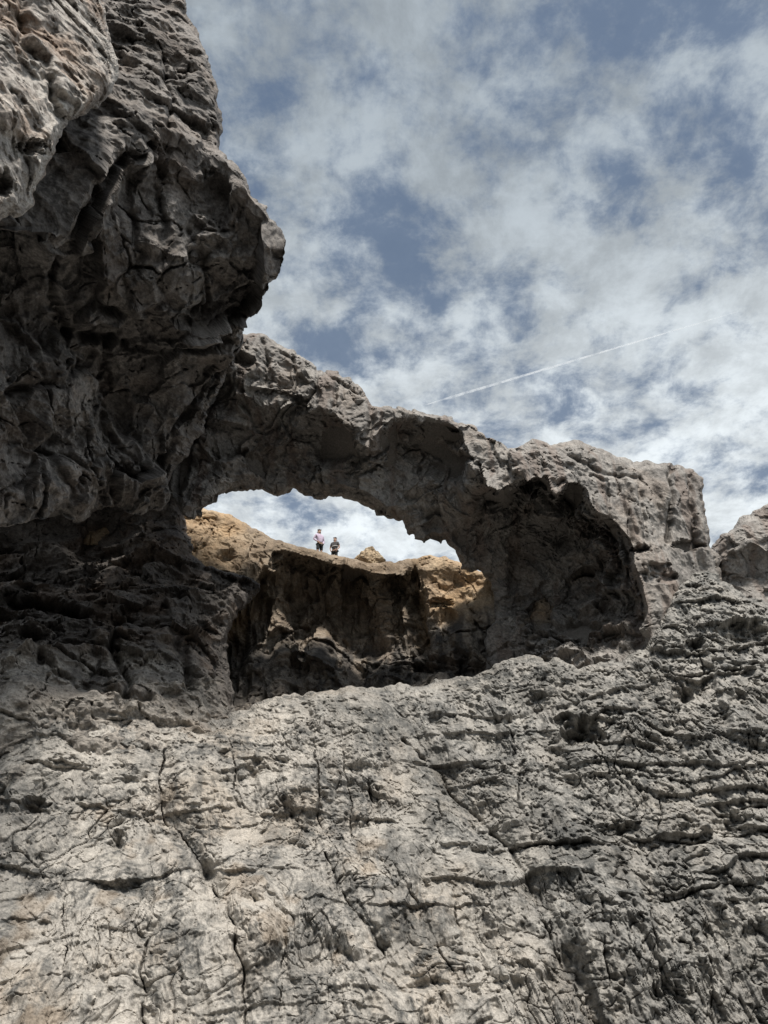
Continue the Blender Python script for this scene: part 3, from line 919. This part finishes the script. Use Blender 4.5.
# ------------------------------------------------------------------ hollow cave wall under the overhang
cave_out = [(-80, 430), (150, 440), (178, 470), (184, 515), (188, 535), (190, 556), (206, 566), (232, 572), (262, 584), (256, 596), (240, 612), (230, 634), (226, 660), (232, 690), (236, 760), (-80, 760)]
cave_d = tps([(-80, 440, 27), (0, 440, 28), (150, 445, 32), (0, 540, 34), (100, 540, 35.5), (180, 530, 35), (260, 585, 35.5), (-80, 540, 33), (0, 585, 30.8), (100, 590, 31.6), (180, 590, 31.8),
              (0, 640, 25.2), (100, 640, 27.0), (200, 640, 29.4), (228, 650, 31), (0, 700, 23.0), (100, 705, 23.8), (200, 715, 26.0), (236, 760, 26), (0, 760, 21.8), (100, 760, 22.4), (-80, 760, 21.4)])


def cave_rough(P, N, px, py, foot):
    W = P + 0.5 * np.stack([perlin(P * 0.5), perlin(P * 0.5 + 31), perlin(P * 0.5 + 77)], -1)
    h = 0.6 * fbm(P, 0.25, 3)
    h = h * 0.8
    up = 1 - 0.6 * smoothstep(py, 650, 700)
    h = h + up * blocks(W + 8, 1.7, (1, 0.8, 1.2), tilt=0.42, lift=0.12, crack=0.05, cw=0.03, soft=0.09)
    h = h + 0.8 * up * scallops(W, 2.8, 0.3, (1, 0.8, 1.3), edge=0.1) + scallops(W + 5, 1.1, 0.2, edge=0.12)
    h = h + 0.3 * blocks(W + 5, 0.9, (1, 1, 1.2), tilt=0.25, lift=0.05, crack=0.05, cw=0.05)
    h = h + 0.12 * fbm(W, 0.8, 4, 0.52, ridged=True, foot=foot)
    h = h + 0.7 * scallops(W + 9, 0.55, 0.2, edge=0.15)
    fi = np.abs(perlin(W * 0.9 + 3)) + 0.12 * np.abs(perlin(W * 4))
    h = h - 0.2 * np.exp(-(fi / 0.03) ** 2)
    h = h + grain(P, foot, 0.6)
    jx = px + 5 * perlin(np.stack([px / 12, py / 12, 0 * px], -1))
    jy = py + 5 * perlin(np.stack([px / 12, py / 12, 0 * px + 9], -1))
    for pts, wd, dp in [([(0, 600), (60, 605), (110, 620), (180, 628)], 6, 0.6), ([(110, 640), (130, 680), (120, 710)], 4, 0.5), ([(40, 660), (90, 690), (150, 700)], 4, 0.4), ([(180, 640), (190, 690)], 4, 0.5)]:
        h = h + groove(jx, jy, pts, wd, dp)
    return h


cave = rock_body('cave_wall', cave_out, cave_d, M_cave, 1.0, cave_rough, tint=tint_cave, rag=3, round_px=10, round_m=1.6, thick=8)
tag(cave, 'shadowed hollow cave wall under the overhanging cliff on the left side', 'rock wall')

# ------------------------------------------------------------------ wall with an ochre rim, seen through the arch
wall_out = [(60, 478), (110, 488), (140, 503), (160, 500), (176, 507), (200, 508), (222, 512), (240, 519), (256, 528), (272, 538), (296, 546), (320, 551), (345, 556), (372, 562), (396, 562), (412, 558), (430, 556), (446, 557), (462, 563), (480, 570),
            (500, 572), (600, 576), (600, 740), (60, 740)]
wall_brow = [(60, 540), (186, 552), (200, 564), (230, 572), (258, 584), (266, 566), (272, 552), (284, 549), (300, 554), (318, 559), (345, 566), (372, 572), (392, 572), (404, 574), (416, 570), (422, 588), (424, 606), (434, 602), (452, 608), (470, 616), (490, 618), (600, 625)]
wall_poly = wall_brow + [(700, 800), (-100, 800), (-100, 540)]
wall_face = tps([(60, 490, 36), (176, 508, 37.6), (260, 535, 37.6), (345, 558, 37.8), (400, 564, 38.0), (450, 560, 37.0), (490, 580, 36.4), (600, 580, 36.5), (200, 560, 36.4), (232, 572, 36.4), (345, 600, 37.4), (450, 600, 36.9), (490, 620, 36.0), (230, 700, 33.5), (350, 700, 33.5), (480, 690, 31.5), (600, 700, 31), (600, 640, 33), (60, 700, 34), (345, 640, 36.6)])


def wall_depth(px, py):
    d = wall_face(px, py)
    e = seg_dist(px, py, wall_brow)
    i = inside(px, py, wall_poly)
    mid = 1 - smoothstep(px, 400, 440)
    rec = (1.6 + 2.6 * mid) * (1 - np.exp(-e / 16)) * (1 - 0.45 * smoothstep(py, 600, 745))
    # buttresses running down the hollow
    rib = np.exp(-((px - 325) / 13) ** 2) * 1.2 + np.exp(-((px - 380 - 0.1 * (py - 600)) / 12) ** 2) * 1.0 + np.exp(-((px - 283) / 10) ** 2) * 0.7
    return d + np.where(i, rec - rib * smoothstep(e, 0, 14) * mid, 0)


def wall_rough(P, N, px, py, foot):
    W = P + 0.5 * np.stack([perlin(P * 0.5), perlin(P * 0.5 + 31), perlin(P * 0.5 + 77)], -1)
    dark = inside(px, py, wall_poly)
    e = seg_dist(px, py, wall_brow)
    k = np.where(dark, smoothstep(e, 0, 8), 0.0) * (1 - 0.5 * smoothstep(py, 605, 700))
    top = smoothstep(seg_dist(px, py, wall_out[1:21]), 2, 16)
    dark = inside(px, py, wall_poly)
    e = seg_dist(px, py, wall_brow)
    k = np.where(dark, smoothstep(e, 0, 8), 0.0) * (1 - 0.5 * smoothstep(py, 605, 700))
    top = smoothstep(seg_dist(px, py, wall_out[1:21]), 2, 16)
    h = (0.1 + 0.3 * top) * fbm(P, 0.3, 3)
    h = h + (0.35 + 0.65 * k) * blocks(W + 8, 1.5, (1, 0.8, 0.8), tilt=0.42, lift=0.12, crack=0.06, cw=0.03, soft=0.09)
    h = h + k * scallops(W, 2.4, 0.3, (1, 0.8, 0.8), edge=0.1)
    h = h + (0.3 + 0.35 * k) * blocks(W + 5, 0.85, (1, 1, 1), tilt=0.28, lift=0.06, crack=0.05, cw=0.05)
    h = h + (0.07 + 0.09 * k) * fbm(W, 0.9, 4, 0.52, ridged=True, foot=foot)
    fl = np.stack([P[:, 0] * 0.9 + 0.5 * perlin(P * 0.4), P[:, 1] * 0.2, P[:, 2] * 0.2], -1)
    h = h + (0.12 + 0.4 * k) * fbm(fl, 1.0, 3, 0.5)
    h = h + 0.7 * k * scallops(W + 9, 0.6, 0.2, edge=0.2)
    fi = np.abs(perlin(W * np.array((1, 1, 0.5)) * 0.9 + 3)) + 0.12 * np.abs(perlin(W * 4))
    h = h - 0.2 * np.exp(-(fi / 0.035) ** 2)
    h = h + grain(P, foot, 0.6)
    for x, y, rx, ry, dp in [(236, 640, 12, 40, 1.4), (300, 610, 9, 26, 1.0), (350, 600, 8, 30, 0.8), (418, 620, 8, 34, 0.9), (440, 665, 34, 6, 0.8), (440, 603, 10, 4, 0.7), (262, 600, 10, 26, 1.0)]:
        h = h + pit(px, py, x, y, rx, ry, dp)
    return h


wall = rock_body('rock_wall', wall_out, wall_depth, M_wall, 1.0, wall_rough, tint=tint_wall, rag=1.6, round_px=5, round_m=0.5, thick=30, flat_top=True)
tag(wall, 'rock wall with a warm ochre rim behind the arch, two people standing on top', 'rock wall')

# ------------------------------------------------------------------ outcrop behind the slope on the right
out_out = [(696, 600), (700, 566), (712, 548), (722, 536), (734, 528), (740, 518), (752, 511), (768, 504), (800, 492), (850, 486), (850, 700), (696, 700)]
out_d = tps([(700, 560, 33), (768, 505, 32), (850, 490, 31), (740, 545, 31.2), (768, 545, 30.6), (760, 600, 31.5), (850, 600, 30), (700, 640, 32), (768, 680, 30)])


def out_depth(px, py):
    b = [(722, 560), (733, 549), (741, 552), (750, 541), (758, 545), (766, 552), (774, 548), (850, 552)]
    e = seg_dist(px, py, b)
    i = inside(px, py, b + [(850, 760), (600, 760), (690, 600)])
    return out_d(px, py) + np.where(i, 0.9 * (1 - np.exp(-e / 18)) * np.exp(-np.maximum(0, py - 560) / 40), 0)


outcrop = rock_body('rock_outcrop', out_out, out_depth, M_arch, 1.0, lambda P, N, px, py, foot: 0.6 * cave_rough(P, N, px, py, foot), tint=tint_arch, rag=2.5, round_px=8, round_m=1.0, thick=9)
tag(outcrop, 'rounded brownish rock outcrop at the right edge beyond the pillar foot', 'rock outcrop')


# ------------------------------------------------------------------ helpers to stand things on the wall's top
def bvh_of(o):
    me = o.data
    return BVHTree.FromPolygons([o.matrix_world @ v.co for v in me.vertices], [tuple(p.vertices) for p in me.polygons])


bpy.context.view_layer.update()
# a coarse search tree is enough: only the flat top behind the rim
_me = wall.data
_co = np.empty(len(_me.vertices) * 3, np.float32)
_me.vertices.foreach_get('co', _co)
_co = _co.reshape(-1, 3) + np.array(wall.location)


def top_z(x, y):
    """height of the flat top at (x, y): the rim's own height carried straight back"""
    m = (np.abs(_co[:, 0] - x) < 0.25) & (_co[:, 1] < y + 0.3)
    return float(_co[m, 2].max())


# ------------------------------------------------------------------ boulder on the rim
bx, byD = 371.0, 38.6 * SC
bp = place(bx, 556, byD)
bz = top_z(bp[0], bp[1])
import bmesh
bm = bmesh.new()
bmesh.ops.create_icosphere(bm, subdivisions=6, radius=1.0)
bv_ = np.array([v.co[:] for v in bm.verts])
bf_ = np.array([[v.index for v in f.verts] for f in bm.faces])
bm.free()
hgt = 1.0 - 0.55 * np.clip(bv_[:, 0] - 0.0, 0, 1)
B = bv_ * np.array((0.74, 0.66, 0.8))
B[:, 2] *= hgt
B = B + bv_ * (0.45 * blocks(bv_ + 3, 0.55, tilt=0.5, lift=0.16, crack=0.06)[:, None] + 0.12 * fbm(bv_, 2.0, 4, 0.55)[:, None])
B[:, 2] = np.maximum(B[:, 2], -0.45)
B += np.array((bp[0], bp[1] + 0.6, bz + 0.36))
boulder = link_mesh('boulder', B, [bf_], M_wall, colour=stone_colour(B, (0.50, 0.41, 0.29), (0.36, 0.28, 0.2), (0.1, 0.085, 0.07), (0.46, 0.3, 0.16), 0.4))
tag(boulder, 'small sunlit tan boulder sitting on the rim to the right of the people', 'boulder')


# ------------------------------------------------------------------ people
def skin_mesh(name, verts, edges, radii, mat, parent=None, levels=2):
    me = bpy.data.meshes.new(name)
    me.from_pydata([tuple(v) for v in verts], edges, [])
    o = bpy.data.objects.new(name, me)
    col.objects.link(o)
    md = o.modifiers.new('skin', 'SKIN')
    md.use_smooth_shade = True
    for i, r in enumerate(radii):
        me.skin_vertices[0].data[i].radius = r if isinstance(r, tuple) else (r, r)
        me.skin_vertices[0].data[i].use_root = (i == 0)
    ss = o.modifiers.new('sub', 'SUBSURF')
    ss.levels = levels
    ss.render_levels = levels
    dg = bpy.context.evaluated_depsgraph_get()
    ev = o.evaluated_get(dg)
    me2 = bpy.data.meshes.new_from_object(ev)
    o.modifiers.clear()
    o.data = me2
    me2.name = name
    me2.materials.clear()
    me2.materials.append(mat)
    for p in me2.polygons:
        p.use_smooth = True
    bpy.data.meshes.remove(me)
    if parent is not None:
        o.parent = parent
    return o


class Chain:
    def __init__(s):
        s.v, s.e, s.r = [], [], []

    def add(s, p, r, link=None):
        s.v.append(Vector(p))
        s.r.append(r)
        if link is not None:
            s.e.append((link, len(s.v) - 1))
        return len(s.v) - 1


def build_person(label, loc, rotz, arms, hair_c, shirt_c, short_c, scale=1.0, sleeve='long', strap=None, lean=0.0):
    """faces -Y in its own space; arms: {'l': (elbow, hand), 'r': (elbow, hand)}"""
    root = bpy.data.objects.new('person', None)
    col.objects.link(root)
    tag(root, label, 'person')
    skin_m = plain('skin', (0.46, 0.29, 0.21), 0.6, 0.06)
    hair_m = plain('hair', hair_c, 0.8)
    shirt_m = plain('shirt_cloth', shirt_c, 0.9, 0.08)
    short_m = plain('shorts_cloth', short_c, 0.9, 0.08)
    shoe_m = plain('shoe_leather', (0.12, 0.11, 0.1), 0.7)
    c = Chain()
    pel = c.add((0, 0, 0.95), (0.15, 0.11))
    bel = c.add((0, 0, 1.10), (0.135, 0.10), pel)
    che = c.add((lean * 0.5, 0, 1.29), (0.16, 0.11), bel)
    nec = c.add((lean, 0.01, 1.46), (0.06, 0.06), che)
    chi = c.add((lean, -0.015, 1.535), (0.062, 0.07), nec)
    hd = c.add((lean, -0.01, 1.62), (0.077, 0.095), chi)
    c.add((lean, 0.005, 1.70), (0.06, 0.075), hd)
    c.add((lean, -0.105, 1.59), (0.012, 0.016), hd)          # nose
    for sx in (-1, 1):
        c.add((lean + sx * 0.083, 0.005, 1.60), (0.012, 0.02), hd)   # ears
        sh = c.add((lean * 0.8 + sx * 0.19, 0.01, 1.405), 0.062, che)
        el, ha = arms['l' if sx > 0 else 'r']
        e = c.add(el, 0.043, sh)
        h = c.add(ha, 0.028, e)
        d = (Vector(ha) - Vector(el)).normalized()
        side = Vector((0, 0, 1)) if abs(d.z) < 0.7 else Vector((0, -1, 0))
        side = (side - d * side.dot(d)).normalized()
        palm = c.add(Vector(ha) + d * 0.06, (0.036, 0.02), h)
        for q in range(4):
            off = side * (0.03 - 0.02 * q)
            ln = (0.05, 0.058, 0.055, 0.042)[q]
            b1 = c.add(Vector(ha) + d * 0.10 + off, 0.0095, palm)
            c.add(Vector(ha) + d * (0.10 + ln) + off + d.cross(side) * 0.02, 0.008, b1)
        c.add(Vector(ha) + d * 0.06 + side * 0.06, 0.011, palm)
        hip = c.add((sx * 0.095, 0, 0.88), 0.088, pel)
        kn = c.add((sx * 0.11, -0.01, 0.49), 0.058, hip)
        an = c.add((sx * 0.115, 0.02, 0.10), 0.037, kn)
        he = c.add((sx * 0.118, 0.0, 0.045), 0.04, an)
        c.add((sx * 0.125, -0.13, 0.035), (0.042, 0.028), he)
    skin_mesh('body', c.v, c.e, c.r, skin_m, root)
    # shirt
    s = Chain()
    a0 = s.add((0, 0, 0.93), (0.175, 0.135))
    a1 = s.add((0, 0, 1.10), (0.165, 0.125), a0)
    a2 = s.add((lean * 0.5, 0, 1.29), (0.185, 0.135), a1)
    s.add((lean * 0.9, 0.01, 1.43), (0.085, 0.085), a2)
    for sx in (-1, 1):
        el, ha = arms['l' if sx > 0 else 'r']
        sh = s.add((lean * 0.8 + sx * 0.19, 0.01, 1.405), 0.078, a2)
        if sleeve == 'long':
            e = s.add(el, 0.058, sh)
            s.add(Vector(el).lerp(Vector(ha), 0.93), 0.042, e)
        else:
            S = Vector((sx * 0.19, 0.01, 1.405))
            s.add(S.lerp(Vector(el), 0.7), 0.064, sh)
    skin_mesh('shirt', s.v, s.e, s.r, shirt_m, root)
    t = Chain()
    p0 = t.add((0, 0, 0.97), (0.17, 0.13))
    for sx in (-1, 1):
        hp = t.add((sx * 0.095, 0, 0.87), 0.108, p0)
        t.add((sx * 0.112, -0.01, 0.52), 0.085, hp)
    skin_mesh('shorts', t.v, t.e, t.r, short_m, root)
    for sx in (-1, 1):
        f = Chain()
        i0 = f.add((sx * 0.118, 0.03, 0.05), 0.05)
        i1 = f.add((sx * 0.122, -0.06, 0.045), 0.052, i0)
        f.add((sx * 0.126, -0.15, 0.038), 0.04, i1)
        skin_mesh('shoe', f.v, f.e, f.r, shoe_m, root, 1)
    hh = Chain()
    g0 = hh.add((lean, 0.022, 1.655), (0.086, 0.10))
    hh.add((lean, 0.045, 1.585), (0.07, 0.06), g0)
    g1 = hh.add((lean, 0.01, 1.715), (0.066, 0.08), g0)
    hh.add((lean, 0.01, 1.742), (0.035, 0.045), g1)
    skin_mesh('hair', hh.v, hh.e, hh.r, hair_m, root)
    eye_m = plain('eye', (0.03, 0.025, 0.02), 0.3)
    for sx in (-1, 1):
        k = Chain()
        k0 = k.add((lean + sx * 0.032, -0.10, 1.63), 0.009)
        k.add((lean + sx * 0.032, -0.094, 1.63), 0.008, k0)
        skin_mesh('eye', k.v, k.e, k.r, eye_m, root, 1)
    if strap:
        k = Chain()
        n = 16
        ids_ = []
        for i in range(n):
            a = 2 * math.pi * i / n
            ids_.append(k.add((0.19 * math.cos(a), 0.148 * math.sin(a), strap[0] + 0.012 * math.cos(a)), 0.019, ids_[-1] if ids_ else None))
        k.e.append((ids_[-1], ids_[0]))
        skin_mesh('chest_band', k.v, k.e, k.r, plain('strap_webbing', strap[1], 0.8), root, 1)
    root.location = loc
    root.rotation_euler = (0, 0, rotz)
    root.scale = (scale,) * 3
    return root


def stand(px, D):
    p = place(px, 560, D)
    return (p[0], p[1], top_z(p[0], p[1]))


PD = 39.75 * SC
build_person('person in a pale lilac long sleeved shirt and dark shorts standing on the rim', stand(319.0, PD), R(35),
             {'l': ((0.27, 0.06, 1.15), (0.19, -0.04, 0.93)), 'r': ((-0.33, 0.08, 1.16), (-0.17, -0.08, 1.0))},
             (0.33, 0.26, 0.25), (0.64, 0.54, 0.68), (0.03, 0.032, 0.035), 1.04, 'long', None, -0.05)
build_person('person in dark clothes with a white band across the chest standing on the rim', stand(334.3, PD + 0.25), R(-20),
             {'l': ((0.27, 0.03, 1.13), (0.2, -0.1, 0.92)), 'r': ((-0.29, 0.03, 1.12), (-0.19, -0.12, 0.93))},
             (0.34, 0.26, 0.24), (0.09, 0.085, 0.085), (0.035, 0.04, 0.042), 0.98, 'short', (1.17, (0.82, 0.82, 0.8)), 0.0)

# ------------------------------------------------------------------ contrail, some kilometres up
cm = bpy.data.materials.new('ice_trail')
cm.use_nodes = True
t = NT(cm.node_tree)
for n in list(t.n):
    t.n.remove(n)
o_ = t.new('ShaderNodeOutputMaterial')
df = t.new('ShaderNodeBsdfDiffuse')
df.inputs[0].default_value = (0.95, 0.95, 0.95, 1)
tl = t.new('ShaderNodeBsdfTranslucent')
tl.inputs[0].default_value = (0.95, 0.95, 0.95, 1)
tr = t.new('ShaderNodeBsdfTransparent')
m1 = t.new('ShaderNodeMixShader')
m1.inputs[0].default_value = 0.5
t.l.new(df.outputs[0], m1.inputs[1])
t.l.new(tl.outputs[0], m1.inputs[2])
m2 = t.new('ShaderNodeMixShader')
g = t.new('ShaderNodeNewGeometry')
nn = t.noise(g.outputs['Position'], 0.006, 5, 0.6)
lw = t.new('ShaderNodeLayerWeight')
lw.inputs[0].default_value = 0.5
edge = t.math('SUBTRACT', 1.0, lw.outputs['Facing'])
t.put(m2.inputs[0], t.math('MULTIPLY', t.ramp(nn, 0.34, 0.64, 0.08, 0.55), t.math('POWER', edge, 1.5)))
t.l.new(tr.outputs[0], m2.inputs[1])
t.l.new(m1.outputs[0], m2.inputs[2])
t.l.new(m2.outputs[0], o_.inputs[0])
ALT = 9000.0


def at_alt(px, py):
    d = rays(np.array(float(px)), np.array(float(py)))
    return d * (ALT / d[2])


A, Bq = at_alt(425, 405), at_alt(736, 312)
n_, k_ = 40, 10
ax = Vector(Bq - A).normalized()
u = ax.cross(Vector((0, 0, 1))).normalized()
v = ax.cross(u)
V, F = [], []
for i in range(n_ + 1):
    f = i / n_
    p = Vector(A + (Bq - A) * f)
    rad = 6 + 26 * (1 - f)
    rad *= min(1, 0.15 + 8 * f) * min(1, 0.4 + 12 * (1 - f))
    for j in range(k_):
        a = 2 * math.pi * j / k_
        V.append(p + (u * math.cos(a) + v * math.sin(a)) * rad)
for i in range(n_):
    for j in range(k_):
        F.append((i * k_ + j, i * k_ + (j + 1) % k_, (i + 1) * k_ + (j + 1) % k_, (i + 1) * k_ + j))
trail = link_mesh('contrail', np.array([tuple(x) for x in V]), [np.array(F)], cm)
tag(trail, 'thin white contrail slanting up across the cloudy sky', 'contrail')
